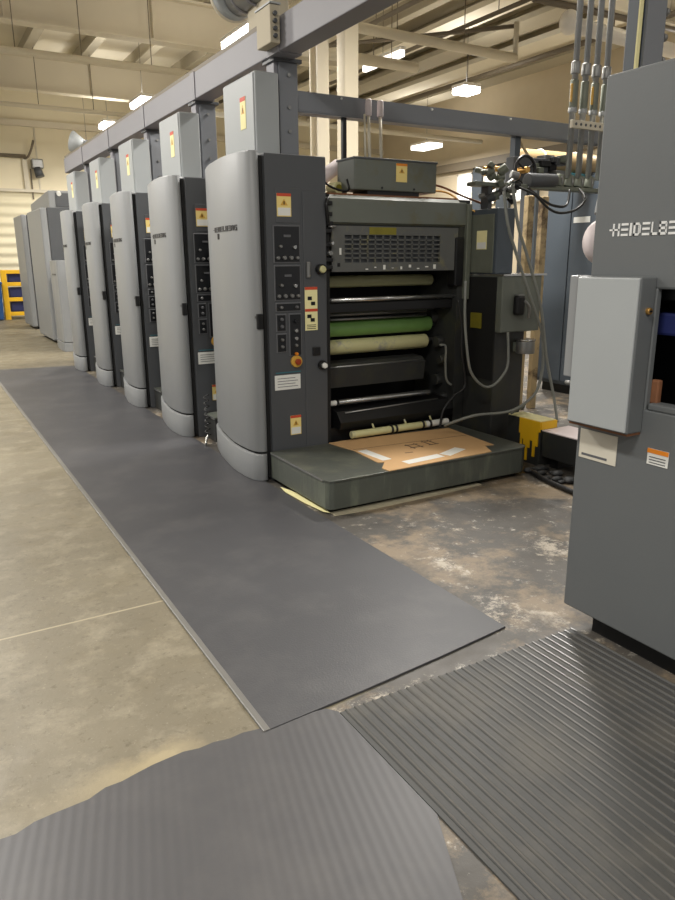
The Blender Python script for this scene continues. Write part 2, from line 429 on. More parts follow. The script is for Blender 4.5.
body = MB().prism([(BX, FY), (2.462, FY), (2.462, 5.55), (2.24, 5.55), (2.10, 5.44), (BX, 5.2)], .0, 2.155, 'Z', .006)
body.build('side_cabinet', 'charcoal', u)
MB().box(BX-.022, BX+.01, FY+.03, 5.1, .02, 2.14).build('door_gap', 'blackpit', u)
MB().box(2.285, 2.456, FY-.006, FY+.01, .2, 1.935, .004).build('access_panel', 'charcoal', u)
MB().box(2.09, 2.27, FY-.004, FY+.01, 1.735, 1.95, .003).build('cover_plate', 'charcoal', u)
# curved aisle cover
poly = CURVE + [(2.17, 4.55), (2.0, 4.5)]
cov = MB().prism(poly, .215, 2.168, 'Z', .008)
for f in cov.bm.faces:
    if abs(f.normal.z) < .3: f.smooth = True
cover = cov.build('curved_cover', 'cover', u)
sk = [(x-.012 if i > 1 else x-.004, y-(.006 if i < 3 else 0)) for i, (x, y) in enumerate(CURVE)] + [(2.17, 4.55), (2.0, 4.5)]
bs = MB().prism(sk, 0.0095, .2, 'Z', .006)
for f in bs.bm.faces:
    if abs(f.normal.z) < .3: f.smooth = True
bs.build('base_skirt', 'cover', u)
MB().prism([(x+.012, y+.01) for x, y in CURVE]+[(2.2, 4.57), (2.03, 4.52)], .195, .22, 'Z').build('seam', 'blackpit', u)
# name badge, letters follow the curve of the cover
bd = MB(); y = 5.06; lw = .040; z0, h = 1.694, .034
for ch in WORD:
    for (a, c, e, g) in letter(ch):
        ya = y-a*lw; yb = y-c*lw; xm = curve_x((ya+yb)/2)
        bd.box(xm-.005, xm+.004, yb, ya, z0+e*h, z0+g*h)
    y -= lw+.012
badge = bd.build('lettering', 'badge', cover); badge['label'] = 'dark lettered emblem'
MB().box(curve_x(4.95)-.006, curve_x(4.95)+.01, 4.925, 4.965, 1.645, 1.685, .003).build('lock', 'black', cover)
MB().box(1.94, 1.98, FY-.002, FY+.03, 1.06, 1.16, .004).build('latch', 'black', cover)
MB().cyl((1.93, FY-.004+.02, 1.14), (1.93, FY+.012, 1.14), .006).build('latch_bolt', 'steel', cover)

def knob(mb, x, z, r, d=.018, y=FY): mb.cyl((x, y, z), (x, y-d, z), r, r*.85, 14, .002)
def ctrl(x0, x1, z0, z1, kn, nm='control_panel', rim=.008):
    p = MB().box(x0, x1, FY-.006, FY+.005, z0, z1, .004).build(nm, 'panelrim', u)
    MB().box(x0+rim, x1-rim, FY-.0085, FY, z0+rim, z1-rim, .001).build('face', 'panelblk', p)
    for (kx, kz, r, mm) in kn:
        k = MB(); knob(k, x0+(x1-x0)*kx, z0+(z1-z0)*kz, r, .02, FY-.008); k.build('knob' if r > .008 else 'button', mm, p)
    return p
for (z0, z1) in ((1.482, 1.722), (1.238, 1.470)):
    p = ctrl(2.065, 2.262, z0, z1, [(.25, .44, .011, 'steel'), (.76, .42, .014, 'chrome'), (.14, .14, .013, 'steel'), (.38, .14, .014, 'steel'), (.63, .14, .014, 'steel'), (.86, .14, .012, 'steel')])
    MB().box(2.14, 2.19, FY-.012, FY-.006, z1-.075, z1-.06).build('indicator', 'panelrim', p)
ctrl(2.07, 2.262, 1.165, 1.228, [(.2, .5, .011, 'steel'), (.8, .5, .011, 'panelrim')])
ctrl(2.07, 2.148, 1.035, 1.155, [(.5, .7, .012, 'panelrim'), (.5, .3, .012, 'panelrim')])
ctrl(2.07, 2.148, .895, 1.025, [(.5, .68, .011, 'steel'), (.5, .32, .011, 'steel')])
ctrl(2.165, 2.262, .865, 1.155, [(.5, .82, .014, 'panelblk'), (.5, .6, .014, 'chrome'), (.5, .42, .014, 'chrome'), (.5, .26, .011, 'steel'), (.5, .06, .012, 'orange')])
es = MB().cyl((2.215, FY, .83), (2.215, FY-.02, .83), .042, .040, 22, .003).build('emergency_stop', 'amber', u)
MB().cyl((2.215, FY-.018, .83), (2.215, FY-.045, .83), .018, .022, 18, .004).build('push_button', 'redbutton', es)

def sticker(x0, x1, z0, z1, y, par, base='labelyellow', band='red', foot=True, tri=True, bands=1, xface=None):
    """label plate on a -Y face (or a -X face when xface is given, x0/x1 then being y)"""
    def bx(mb, a, c, e, g, d0, d1):
        if xface is None: mb.box(a, c, y-d1, y-d0, e, g)
        else: mb.box(xface-d1, xface-d0, a, c, e, g)
        return mb
    s_ = bx(MB(), x0, x1, z0, z1, 0, .003).build('warning_label', base, par)
    H = z1-z0; W = x1-x0
    if band:
        for k in range(bands):
            zz = z1-H*k/bands
            m = MB(); bx(m, x0, x1, zz-H*.13/bands, zz, .003, .004); m.build('header_band', band, s_)
    if foot:
        bx(MB(), x0+W*.06, x1-W*.06, z0+H*.04, z0+H*.38, .003, .004).build('text_field', 'white', s_)
    if tri:
        c = (x0+x1)/2; t = [(c-W*.26, z0+H*.48), (c+W*.26, z0+H*.48), (c, z0+H*.76)]
        m = MB()
        if xface is None: m.prism(t, y-.003, y-.0045, 'Y')
        else: m.prism(t, xface-.003, xface-.0045, 'X')
        m.build('pictogram', 'amber', s_)
        m = MB(); bx(m, c-W*.04, c+W*.04, z0+H*.52, z0+H*.66, .004, .0055); m.build('mark', 'black', s_)
    return s_
sticker(2.098, 2.2, 1.775, 1.917, FY-.004, u)
s_ = sticker(2.288, 2.384, 1.035, 1.325, FY-.006, u, base='paper', bands=2, foot=False, tri=False)
m = MB()
for (cx, cz) in ((2.325, 1.25), (2.35, 1.215), (2.345, 1.105), (2.32, 1.13)): m.box(cx-.016, cx+.016, FY-.0105, FY-.009, cz-.012, cz+.012)
for k in range(3): m.box(2.30, 2.37, FY-.0105, FY-.009, 1.045+k*.012, 1.049+k*.012)
m.build('pictogram', 'black', s_)
sticker(2.162, 2.244, .315, .452, FY, u)
pl = MB().box(2.05, 2.246, FY-.004, FY, .64, .742, .002).build('name_plate', 'white', u)
m = MB()
for k in range(4): m.box(2.07, 2.225-.02*(k % 2), FY-.0055, FY-.004, .66+k*.019, .664+k*.019)
m.build('printed_lines', 'panelrim', pl)
MB().box(2.06, 2.25, FY-.004, FY, .755, .762).build('green_strip', 'teal', u)
hd = MB().box(2.30, 2.325, FY-.03, FY-.006, 1.385, 1.49, .006).xf(Matrix.Identity(4)).build('door_handle', 'steel', u)
MB().box(2.34, 2.40, FY-.018, FY-.006, .86, .92, .006).build('socket', 'black', u)
k = MB(); k.cyl((2.405, FY, 1.44), (2.405, FY-.05, 1.44), .034, .034, 18).build('knob_collar', 'black', u)
k = MB(); k.cyl((2.405, FY-.045, 1.44), (2.405, FY-.065, 1.44), .026, .022, 18, .006).build('round_knob', 'cream', u)
k = MB(); k.cyl((2.415, FY, .79), (2.415, FY-.04, .79), .034, .03, 18).build('knob_collar', 'black', u)
k = MB(); k.cyl((2.415, FY-.035, .79), (2.415, FY-.06, .79), .022, .02, 6, .004).build('hex_knob', 'white', u)

# open front with the rollers
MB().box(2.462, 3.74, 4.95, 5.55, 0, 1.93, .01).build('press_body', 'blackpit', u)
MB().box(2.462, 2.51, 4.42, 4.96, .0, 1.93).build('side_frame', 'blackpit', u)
MB().box(3.64, 3.74, 4.42, 4.96, .0, 1.93).build('side_frame', 'charcoal_d', u)
hood = MB().prism([(4.40, 1.75), (4.41, 1.905), (4.44, 1.93), (4.97, 1.93), (4.97, 1.72), (4.45, 1.72)], 2.475, 3.70, 'X', .006).build('hood', 'olive', u)
MB().box(2.51, 3.66, 4.425, 4.5, 1.73, 1.752).build('hood_lip', 'black', hood)
MB().box(2.53, 3.67, 4.48, 4.95, 1.925, 1.945).build('rusty_top', 'rust', hood)
# perforated guard: plate with slots cut as a grid of bars
gd = MB(); gy = FY+.035
gx0, gx1, gz0, gz1 = 2.63, 3.46, 1.482, 1.668
gd.box(2.525, gx0, gy, gy+.02, 1.42, 1.728).box(gx1, 3.63, gy, gy+.02, 1.42, 1.728).box(gx0, gx1, gy, gy+.02, gz1, 1.728).box(gx0, gx1, gy, gy+.02, 1.42, gz0)
for i in range(1, 13):
    xx = gx0+(gx1-gx0)*i/13; gd.box(xx-.005, xx+.005, gy+.003, gy+.013, gz0, gz1)
for i in range(1, 6):
    zz = gz0+(gz1-gz0)*i/6; gd.box(gx0, gx1, gy+.003, gy+.013, zz-.0045, zz+.0045)
guard = gd.build('roller_guard', 'guard', u)
MB().box(gx0-.01, gx1+.01, gy+.03, gy+.034, gz0-.01, gz1+.01).build('guard_backing', 'charcoal', guard)
MB().box(2.83, 3.06, gy-.002, gy, 1.672, 1.722).build('faded_sticker', 'yellowdirty', guard)
MB().box(2.585, 2.6, gy-.004, gy, 1.535, 1.58).build('white_mark', 'white', guard)
MB().box(2.57, 2.59, gy-.004, gy, 1.455, 1.48).build('slot', 'black', guard)
m = MB()
for i in range(9): m.box(2.8+i*.075, 2.8+i*.075+random.uniform(.008, .03), gy-.002, gy, 1.432+.012*(i % 2), 1.44+.012*(i % 3))
m.build('paint_chips', 'white', guard)
for (zc, r, mm, nm, xe) in ((1.345, .044, 'olivecream', 'roller', 3.6), (1.0, .06, 'green', 'ink_roller', 3.59), (.862, .056, 'cream', 'roller', 3.56)):
    rr = MB().cyl((2.56, 4.7, zc), (xe, 4.7, zc), r, r, 32, .014).build(nm, mm, u)
    MB().cyl((2.51, 4.7, zc), (3.64, 4.7, zc), .022, .022, 14).build('shaft', 'steel', rr)
MB().cyl((2.51, 4.46, 1.225), (3.74, 4.46, 1.225), .016, .016, 14).build('guard_rail', 'chrome', u)
MB().box(2.51, 3.64, 4.47, 4.6, 1.13, 1.205, .01).build('crossbar', 'black', u)
MB().cyl((2.52, 4.62, 1.11), (3.5, 4.62, 1.11), .012).build('thin_rod', 'steel', u)
MB().cyl((2.52, 4.62, 1.075), (3.5, 4.62, 1.075), .010).build('thin_rod', 'steel', u)
ft = MB().prism([(4.58, .575), (4.56, .72), (4.6, .755), (4.72, .76), (4.72, .575)], 2.53, 3.46, 'X', .004).build('fountain_tray', 'charcoal_d', u)
MB().cyl((2.55, 4.575, .73), (3.42, 4.575, .73), .008).build('edge_rod', 'steel', ft)
MB().cyl((2.62, 4.5, .478), (3.46, 4.5, .478), .021, .021, 18, .004).build('bright_rod', 'chrome', u)
MB().cyl((2.53, 4.5, .478), (2.6, 4.5, .478), .02, .02, 14, .004).build('rod_end', 'white', u)
lt = MB().prism([(4.36, .355), (4.42, .425), (4.62, .44), (4.62, .30), (4.38, .30)], 2.56, 3.6, 'X', .005).build('lower_tray', 'black', u)
MB().cyl((2.62, 4.40, .418), (3.5, 4.44, .43), .006).build('tray_edge', 'steel', lt)
MB().box(2.52, 3.62, 4.46, 4.5, .02, .30).build('front_plate', 'black', u)
MB().box(3.69, 3.735, 4.385, 4.425, 1.20, 1.90, .006).build('edge_post', 'pgreen', u)
MB().box(3.60, 3.68, 4.40, 4.5, 1.30, 1.66, .01).build('guard_bracket', 'black', u)
# fittings on the left hinge side
for zc in (1.87, 1.80, 1.74, 1.69, 1.6, 1.545, 1.5, 1.45): MB().box(2.455, 2.50+.02*random.random(), 4.385, 4.43, zc-.012, zc+.014, .004).build('hinge_fitting', 'black', u)
m = MB(); m.tube([(2.48, 4.38, 1.9), (2.455, 4.36, 1.86), (2.47, 4.37, 1.78), (2.48, 4.38, 1.74)], .012)
m.build('hinge_cable', 'black', u)
m = MB().cyl((2.49, 4.40, 1.545), (2.49, 4.36, 1.545), .016, .016, 12, .003); m.build('hinge_bolt', 'steel', u)
m = MB().cyl((2.505, 4.40, 1.61), (2.505, 4.36, 1.61), .012, .012, 12, .003); m.build('hinge_bolt', 'chrome', u)
m = MB().cyl((2.49, 4.40, 1.72), (2.54, 4.38, 1.72), .008); m.build('hinge_pin', 'steel', u)
# grips and clutter low on the right inner frame
for (yy, zz, r) in ((4.6, .86, .05), (4.55, .72, .04), (4.7, 1.05, .06), (4.52, .42, .035), (4.6, .55, .05)): MB().cyl((3.64, yy, zz), (3.585, yy, zz), r, r*.9, 16, .004).build('frame_boss', 'charcoal_d', u)

PITCH = 1.515
SHIFT = [0, -.007, .006, .018, .016]
ORD = ['nearest', 'second', 'third', 'fourth', 'fifth']
lab = [None,
       'second printing tower from the camera, just behind the open-fronted one',
       'third printing tower from the camera, middle of the row of five',
       'fourth printing tower from the camera, badge level with its neighbours',
       'fifth and farthest full-height printing tower, beside the half-height one']
for i in range(1, 5): copy_thing(u, (SHIFT[i], PITCH*i, 0), lab[i])

# electrical boxes on top of each unit
def top_box(i):
    return None
q = thing('electrical_box', 'light grey electrical box with warning sticker standing on the nearest press tower', 'electrical box', (2.2, 4.95, 2.168), 'grey boxes on the press towers')
bb = MB().box(2.1, 2.272, 4.66, 5.2, 2.168, 2.69, .008).build('housing', 'box', q)
MB().box(2.092, 2.102, 4.675, 5.19, 2.18, 2.68, .004).build('lid', 'box', q)
sticker(4.80, 4.89, 2.36, 2.56, 0, q, base='paper', foot=False, xface=2.092)
boxlab = ['light grey electrical box on the second press tower from the camera', 'light grey electrical box on the third press tower from the camera',
          'light grey electrical box on the fourth press tower from the camera', 'light grey electrical box at the far end of the overhead beam, on the fifth tower']
for i in range(1, 5): copy_thing(q, (SHIFT[i], PITCH*i, 0), boxlab[i-1])

# ------------------------------------------------------------------ footboards
f0 = thing('footboard', 'large grey-green steel footboard with cardboard lying on it', 'footboard', (2.8, 3.97, 0), 'footboards of the press')
MB().prism([(2.0, 3.6), (2.012, 3.57), (2.04, 3.56), (3.57, 3.56), (3.61, 3.58), (3.625, 3.62), (3.625, 4.37), (2.0, 4.37)], .03, .21, 'Z', .006).build('front_box', 'foot', f0)
MB().prism([(1.995, 3.6), (2.008, 3.565), (2.04, 3.552), (3.57, 3.552), (3.615, 3.575), (3.63, 3.62), (3.63, 4.37), (1.995, 4.37)], .205, .218, 'Z', .003).build('tread_plate', 'foottop', f0)
MB().box(2.05, 3.58, 3.62, 4.3, 0, .04).build('plinth', 'black', f0)
MB().box(1.992, 2.0, 3.62, 4.36, .203, .214).build('worn_edge', 'steel', f0)
fl_ = ['narrow footboard in the gap between the nearest and second towers', 'narrow footboard in the gap between second and third towers',
       'narrow footboard in the gap between third and fourth towers', 'narrow footboard in the gap between fourth and fifth towers']
f1 = None
for i in range(4):
    if i == 0:
        f1 = thing('footboard', fl_[0], 'footboard', (2.3, 5.72, 0), 'footboards of the press')
        MB().box(2.07, 3.7, 5.63, 5.88, .0, .205, .008).build('front_box', 'charcoal_d', f1)
        MB().box(2.065, 3.7, 5.625, 5.88, .205, .216, .003).build('tread_plate', 'foottop', f1)
        MB().box(2.058, 2.066, 5.63, 5.88, .2, .214).build('worn_edge', 'chrome', f1)
    else: copy_thing(f1, (SHIFT[i], PITCH*i, 0), fl_[i])

# cardboard on the footboard
cb = thing('cardboard_sheet', 'flattened brown cardboard box with white tape lying on the footboard', 'cardboard', (2.95, 4.0, .219))
MB().prism([(2.455, 4.355), (2.475, 4.22), (2.50, 4.09), (2.475, 3.74), (2.515, 3.725), (2.425, 3.62), (2.43, 3.545), (3.29, 3.565), (3.36, 3.71), (3.335, 3.725), (3.43, 3.70), (3.49, 4.28), (2.67, 4.36)], .219, .224, 'Z').build('sheet', 'cardboard', cb)
def strip(x0, y0, x1, y1, w, z0, z1):
    d = Vector((x1-x0, y1-y0)).normalized(); n = Vector((-d.y, d.x))*w/2
    return [(x0+n.x, y0+n.y), (x1+n.x, y1+n.y), (x1-n.x, y1-n.y), (x0-n.x, y0-n.y)]
for a in ((2.545, 4.05, 2.56, 3.76, .07), (2.62, 3.64, 2.93, 3.665, .075), (2.96, 3.66, 3.16, 3.74, .085)):
    MB().prism(strip(*a, 0, 0), .224, .2252, 'Z').build('tape', 'white', cb)
for a in ((2.87, 4.0, 2.98, 4.0), (2.87, 3.93, 2.98, 3.93), (2.89, 3.9, 2.89, 4.02), (2.96, 3.9, 2.96, 4.02), (3.03, 4.02, 3.12, 4.02), (3.03, 3.93, 3.12, 3.93), (3.05, 3.92, 3.05, 4.05), (3.10, 3.92, 3.10, 4.05), (2.76, 3.84, 2.82, 3.83)):
    MB().prism(strip(*a, .012, 0, 0), .224, .2248, 'Z').build('printed_mark', 'ink', cb)
MB().prism(strip(2.5, 4.1, 3.45, 4.02, .004, 0, 0), .224, .2247, 'Z').build('crease', 'ink', cb)

# yellow gripper bar at the back of the cardboard
gb = thing('gripper_bar', 'yellow tube with black clamps lying along the back of the cardboard', 'bar', (3.05, 4.36, .219))
MB().cyl((2.63, 4.335, .264), (3.3, 4.335, .264), .027, .027, 20, .004).build('tube', 'cream', gb)
MB().cyl((3.3, 4.335, .264), (3.52, 4.335, .264), .025, .025, 20, .004).build('white_end', 'white', gb)
for xc in (2.98, 3.02, 3.27, 3.34): MB().torus((xc, 4.335, .264), .03, .009, 'X', 20, 8).build('clamp', 'black', gb)
for xc in (2.83, 3.12, 3.36): MB().cyl((xc, 4.335, .286), (xc-.01, 4.345, .325), .009, .006, 10).build('peg', 'cream', gb)

o = MB().prism([(1.985, 4.20), (1.965, 4.08), (1.972, 3.82), (1.995, 3.62), (2.02, 3.58), (2.04, 3.7), (2.03, 4.0)], .0095, .013, 'Z').build('paper_scrap', 'paper'); tag(o, 'torn pale yellow paper strip caught under the left edge of the large footboard', 'paper')
o = MB().prism([(2.03, 3.535), (2.3, 3.515), (2.6, 3.525), (2.9, 3.53), (3.2, 3.55), (3.2, 3.60), (2.03, 3.60)], .001, .006, 'Z').build('paper_strip', 'dirtypaper'); tag(o, 'long torn strip of dirty paper showing along the front of the footboard', 'paper')

# coiled lead with clip beside the first tower
cc = thing('coiled_cord', 'dark coiled cord with a bright clip hanging beside the nearest tower base', 'cord', (2.03, 5.6, .05))
pts = []
for i in range(90):
    t = i/89; a = t*2*PI*7
    pts.append((2.0+.02*math.cos(a), 5.62+.025*math.sin(a), .42-.34*t))
MB().tube(pts, .006, 6, smooth=False).build('coil', 'black', cc)
MB().tube([(2.0, 5.62, .08), (1.975, 5.60, .05), (1.95, 5.56, .016), (1.93, 5.53, .014)], .011, 8).build('clip', 'chrome', cc)

# ------------------------------------------------------------------ overhead frame
bm_ = thing('overhead_beam', 'long grey steel box beam above the row of press towers', 'beam', (2.3, 7.6, 2.8))
MB().box(2.245, 2.40, .8, 12.05, 2.80, 3.0, .006).build('box_section', 'beam', bm_)
m = MB(); m.box(2.235, 2.41, 4.58, 4.76, 2.795, 3.005)
for i in range(1, 5): m.box(2.238, 2.41, 4.66+PITCH*i, 4.76+PITCH*i, 2.797, 3.003)
m.build('joint_plate', 'beam', bm_)
MB().box(2.25, 2.28, 4.9, 12, 3.0, 3.03).build('cable_strip', 'darkpipe', bm_)
pg = 'grey posts under the overhead beam'
p0 = thing('steel_post', 'grey steel post under the beam behind the nearest tower top box', 'post', (2.36, 4.85, 0), pg)
m = MB().box(2.285, 2.305, 5.56, 5.6, 0, .02)
MB().box(2.305, 2.445, 4.72+.9-.9, 4.86, 2.156, 2.80, .004).build('column', 'post', p0)
MB().box(2.275, 2.305, 4.735, 4.85, 2.156, 2.80, .003).build('flange', 'beam', p0)
MB().box(2.26, 2.47, 4.70, 4.88, 2.775, 2.80, .003).build('cap_plate', 'charcoal', p0)
for zc in (2.35, 2.7, 2.5): MB().cyl((2.375, 4.72, zc), (2.375, 4.708, zc), .012, .012, 10).build('bolt', 'steel', p0)
pl_ = ['grey steel post under the beam, second in line from the camera', 'grey steel post under the beam, third in line from the camera', 'grey steel post under the beam, fourth in line from the camera', 'grey steel post at the far end of the overhead beam']
for i in range(1, 5): copy_thing(p0, (SHIFT[i], PITCH*i, 0), pl_[i-1])
cbm = thing('cross_beam', 'grey steel cross beam running right from the nearest post', 'beam', (4.6, 4.8, 2.49))
MB().box(2.446, 6.9, 4.745, 4.76, 2.495, 2.61).box(2.446, 6.9, 4.75, 4.85, 2.605, 2.62).box(2.446, 6.9, 4.75, 4.85, 2.485, 2.50).build('channel', 'post', cbm)
m = MB()
for xc in (2.8, 3.6, 4.4): m.cyl((xc, 4.745, 2.60), (xc, 4.735, 2.60), .008, .008, 8)
m.build('rivets', 'white', cbm)
o = MB().box(2.83, 2.86, 4.77, 4.80, 1.946, 2.485).build('support_strut', 'black'); tag(o, 'thin black strut between cross beam and press hood, left of the conduits', 'strut')
o = MB().box(4.52, 4.58, 4.80, 4.86, 2.07, 2.485).build('support_strut', 'bluedark'); tag(o, 'short blue-grey strut hanging from the cross beam above the hand wheel', 'strut')
o = MB().tube([(4.575, 4.83, 2.48), (4.85, 4.83, 2.2)], .012, 8, False).build('diagonal_brace', 'tan'); tag(o, 'tan diagonal brace beside the strut over the hand wheel', 'brace')
rp = thing('steel_post', 'tall grey post with a pale yellow edge rising behind the lettered machine', 'post', (3.8, 3.05, 0))
MB().box(3.74, 3.90, 2.98, 3.12, 0, 3.6, .004).build('column', 'post', rp)
MB().box(3.70, 3.735, 3.0, 3.012, 0, 3.6, .003).build('pale_edge', 'paper', rp)
MB().box(3.725, 3.742, 3.0, 3.1, 0, 3.6).build('web', 'bluedark', rp)
for zc in (2.6, 2.72, 2.85): MB().cyl((3.905, 3.0, zc), (3.93, 3.0, zc), .022, .022, 12).build('bolt', 'steel', rp)
o = MB().tube([(3.917, 3.05, 2.72), (3.917, 3.05, 3.6)], .018, 8, False).build('cable', 'black'); tag(o, 'short black cable running up the right side of the yellow-edged post', 'cable')

# round device and junction box on the beam
rd = thing('cable_reel', 'round grey reel-like device sitting on top of the overhead beam', 'device', (2.33, 4.95, 3.0))
MB().cyl((2.23, 5.27, 3.31), (2.23, 5.22, 3.31), .17, .16, 30, .01).build('disc', 'box', rd)
MB().torus((2.23, 5.28, 3.31), .16, .018, 'Y').build('rim', 'pipe', rd)
MB().cyl((2.25, 5.22, 3.28), (2.28, 4.82, 3.28), .12, .11, 24, .008).build('drum', 'steel', rd)
for yy in (5.12, 4.95): MB().torus((2.26, yy, 3.28), .12, .008, 'Y').build('drum_band', 'beam', rd)
MB().box(2.26, 2.38, 4.70, 5.1, 3.0, 3.18, .008).build('foot', 'purlin', rd)
jb = thing('connector_box', 'grey connector box with plugs bolted to the side of the overhead beam', 'junction box', (2.2, 4.63, 2.83))
MB().box(2.165, 2.234, 4.54, 4.75, 2.83, 3.05, .006).build('housing', 'purlin', jb)
for k in range(4): MB().cyl((2.195, 4.54, 2.87+k*.042), (2.195, 4.52, 2.87+k*.042), .013, .013, 10).build('plug', 'charcoal', jb)
MB().box(2.16, 2.238, 4.53, 4.76, 3.05, 3.06).build('lid', 'box', jb)
o = thing('horn_speaker', 'small grey horn-shaped device above the far end of the overhead beam', 'speaker', (2.6, 12.5, 3.2))
MB().cyl((2.5, 12.6, 3.34), (2.68, 12.5, 3.28), .16, .06, 20).build('horn', 'box', o)
MB().cyl((2.67, 12.5, 3.28), (2.80, 12.43, 3.26), .08, .08, 16, .01).build('driver', 'post', o)
MB().tube([(2.74, 12.46, 3.26), (2.74, 12.2, 3.1), (2.6, 11.95, 3.02), (2.36, 11.9, 3.02)], .02, 8).build('bracket', 'purlin', o)

# ------------------------------------------------------------------ top junction box and conduits
tb = thing('control_box', 'grey control box with orange warning sticker on top of the press hood', 'junction box', (3.1, 4.62, 1.946))
MB().box(2.76, 3.475, 4.5, 4.74, 1.975, 2.19, .008).build('housing', 'olive', tb)
MB().box(2.755, 3.48, 4.495, 4.745, 2.178, 2.192, .003).build('lid', 'charcoal', tb)
MB().box(2.88, 3.33, 4.52, 4.72, 1.946, 1.976).build('stand', 'black', tb)
sticker(3.11, 3.205, 2.04, 2.165, 4.5, tb, base='labelyellow', band='orange', foot=False)
for xc in (2.99, 3.27): MB().cyl((xc, 4.5, 1.995), (xc, 4.495, 1.995), .008, .008, 10).build('screw', 'black', tb)
for (xc, lb) in ((2.975, 'pale conduit with a white cap above the control box, left one of the pair'), (3.075, 'pale conduit with a white cap above the control box, right one of the pair')):
    c = thing('conduit', lb, 'conduit', (xc, 4.64, 2.193), 'conduits above the control box')
    MB().cyl((xc, 4.64, 2.193), (xc, 4.66, 2.5), .011, .011, 12).build('tube', 'pipe', c)
    MB().cyl((xc, 4.66, 2.49), (xc, 4.66, 2.6), .024, .022, 16, .008).build('cap', 'cloth', c)
o = MB().cyl((2.945, 4.65, 2.193), (2.945, 4.665, 2.5), .008, .008, 10).build('thin_conduit', 'pipe'); tag(o, 'thinnest bare conduit rising just left of the two capped conduits', 'conduit')
fh = thing('flexible_hose', 'white ribbed flexible hose curling behind the press hood beside control box', 'hose', (2.72, 4.85, 1.95))
MB().tube([(2.58, 4.9, 2.02), (2.66, 4.88, 2.04), (2.74, 4.85, 2.11), (2.84, 4.86, 2.17)], .05, 14).build('duct', 'cloth', fh)
for k in range(6): MB().torus((2.63+k*.038, 4.87, 2.03+k*.026), .05, .006, 'X', 20, 6).build('rib', 'white', fh)
MB().cyl((2.74, 4.68, 2.0), (2.74, 4.80, 2.0), .042, .042, 20, .006).build('nozzle', 'cream', fh)
MB().cyl((2.74, 4.675, 2.0), (2.74, 4.684, 2.0), .024, .024, 16).build('nozzle_hole', 'yellowdirty', fh)
o = MB().tube([(2.40, 4.62, 2.18), (2.50, 4.60, 2.10), (2.60, 4.58, 2.0), (2.74, 4.56, 1.97), (2.76, 4.6, 2.05)], .008, 8).build('cable', 'black'); tag(o, 'thin dark cable sagging from nearest tower top to the control box', 'cable')
o = MB().tube([(3.48, 4.60, 2.05), (3.6, 4.58, 2.03), (3.75, 4.5, 1.96), (3.9, 4.42, 1.9)], .008, 8).build('cable', 'rust'); tag(o, 'upper orange-brown cable running right from the control box', 'cable')
o = MB().tube([(3.48, 4.58, 2.0), (3.62, 4.54, 1.985), (3.74, 4.40, 1.86), (3.86, 4.2, 1.74)], .007, 8).build('cable', 'brass'); tag(o, 'lower yellowish cable slanting down right from the control box', 'cable')

# ------------------------------------------------------------------ drive-side cabinet to the right of the rollers
dc = thing('drive_cabinet', 'grimy grey drive-side cabinet with a lever right of the open rollers', 'cabinet', (3.95, 4.3, 0))
MB().box(3.76, 4.06, 4.10, 4.5, 0, .98, .008).build('pedestal', 'charcoal_d', dc)
MB().box(3.755, 4.15, 4.04, 4.56, .965, 1.385, .008).build('lower_housing', 'olive', dc)
MB().box(3.75, 4.19, 4.03, 4.57, 1.378, 1.392).build('housing_rim', 'chrome', dc)
MB().box(3.748, 3.76, 4.10, 4.54, .6, 1.37).build('side_plate', 'blackpit', dc)
ub = MB().box(3.75, 3.92, 4.12, 4.56, 1.392, 1.86, .008).build('upper_housing', 'bluedark', dc)
MB().box(3.742, 3.752, 4.15, 4.56, 1.40, 1.82, .003).build('upper_side_plate', 'pgreen', ub)
sticker(4.22, 4.33, 1.57, 1.705, 0, ub, base='paper', band=None, foot=True, tri=False, xface=3.742)
MB().box(3.735, 3.745, 4.24, 4.36, .985, 1.10).build('yellow_patch', 'yellowdirty', dc)
lv = MB().box(3.865, 3.945, 3.985, 4.045, 1.09, 1.24, .02).build('lever', 'black', dc)
MB().box(3.87, 3.93, 3.99, 4.03, 1.236, 1.246).build('lever_cap', 'steel', lv)
MB().tube([(3.93, 3.99, 1.2), (3.975, 3.98, 1.15), (3.99, 4.0, 1.07)], .012, 8).build('lever_arm', 'steel', lv)
mo = MB().cyl((4.0, 4.02, .80), (4.0, 4.02, .90), .07, .07, 24, .006).build('canister', 'steel', dc)
MB().cyl((4.0, 4.02, .895), (4.0, 4.02, .91), .073, .073, 24).build('canister_rim', 'chrome', mo)
MB().box(3.95, 4.07, 4.05, 4.12, .81, .88).build('canister_bracket', 'olive', mo)
MB().box(4.062, 4.10, 4.15, 4.35, .03, .84).build('rusty_edge', 'rust', dc)

# yellow splashed block and channel
yb = thing('machine_block', 'dark metal block with pale top and yellow paint spilled down it', 'block', (3.95, 3.85, 0))
MB().box(3.87, 4.03, 3.685, 4.03, 0, .335, .006).build('block_body', 'charcoal_d', yb)
MB().box(3.872, 4.028, 3.69, 4.025, .335, .341).build('pale_top', 'paper', yb)
m = MB()
random.seed(21)
yy = 3.683
while yy < 3.88:
    w = random.uniform(.014, .034); m.box(3.862, 3.871, yy, yy+w, random.uniform(.02, .22) if yy > 3.70 else .26, .337); yy += w
m.box(3.871, 4.03, 3.676, 3.686, .28, .337)
sp = m.build('paint_spill', 'yellow', yb)
ch = thing('cable_channel', 'low dark steel channel with a dusty pale top behind the lettered machine', 'channel', (4.0, 3.3, 0))
MB().box(3.88, 4.14, 3.15, 3.67, .08, .272, .004).build('channel_body', 'charcoal_d', ch)
MB().box(3.875, 4.15, 3.15, 3.672, .272, .28).build('dusty_top', 'cloth', ch)
for yc in (3.2, 3.55): MB().box(3.93, 4.12, yc, yc+.08, 0, .081).build('foot', 'black', ch)
random.seed(5)
m = MB()
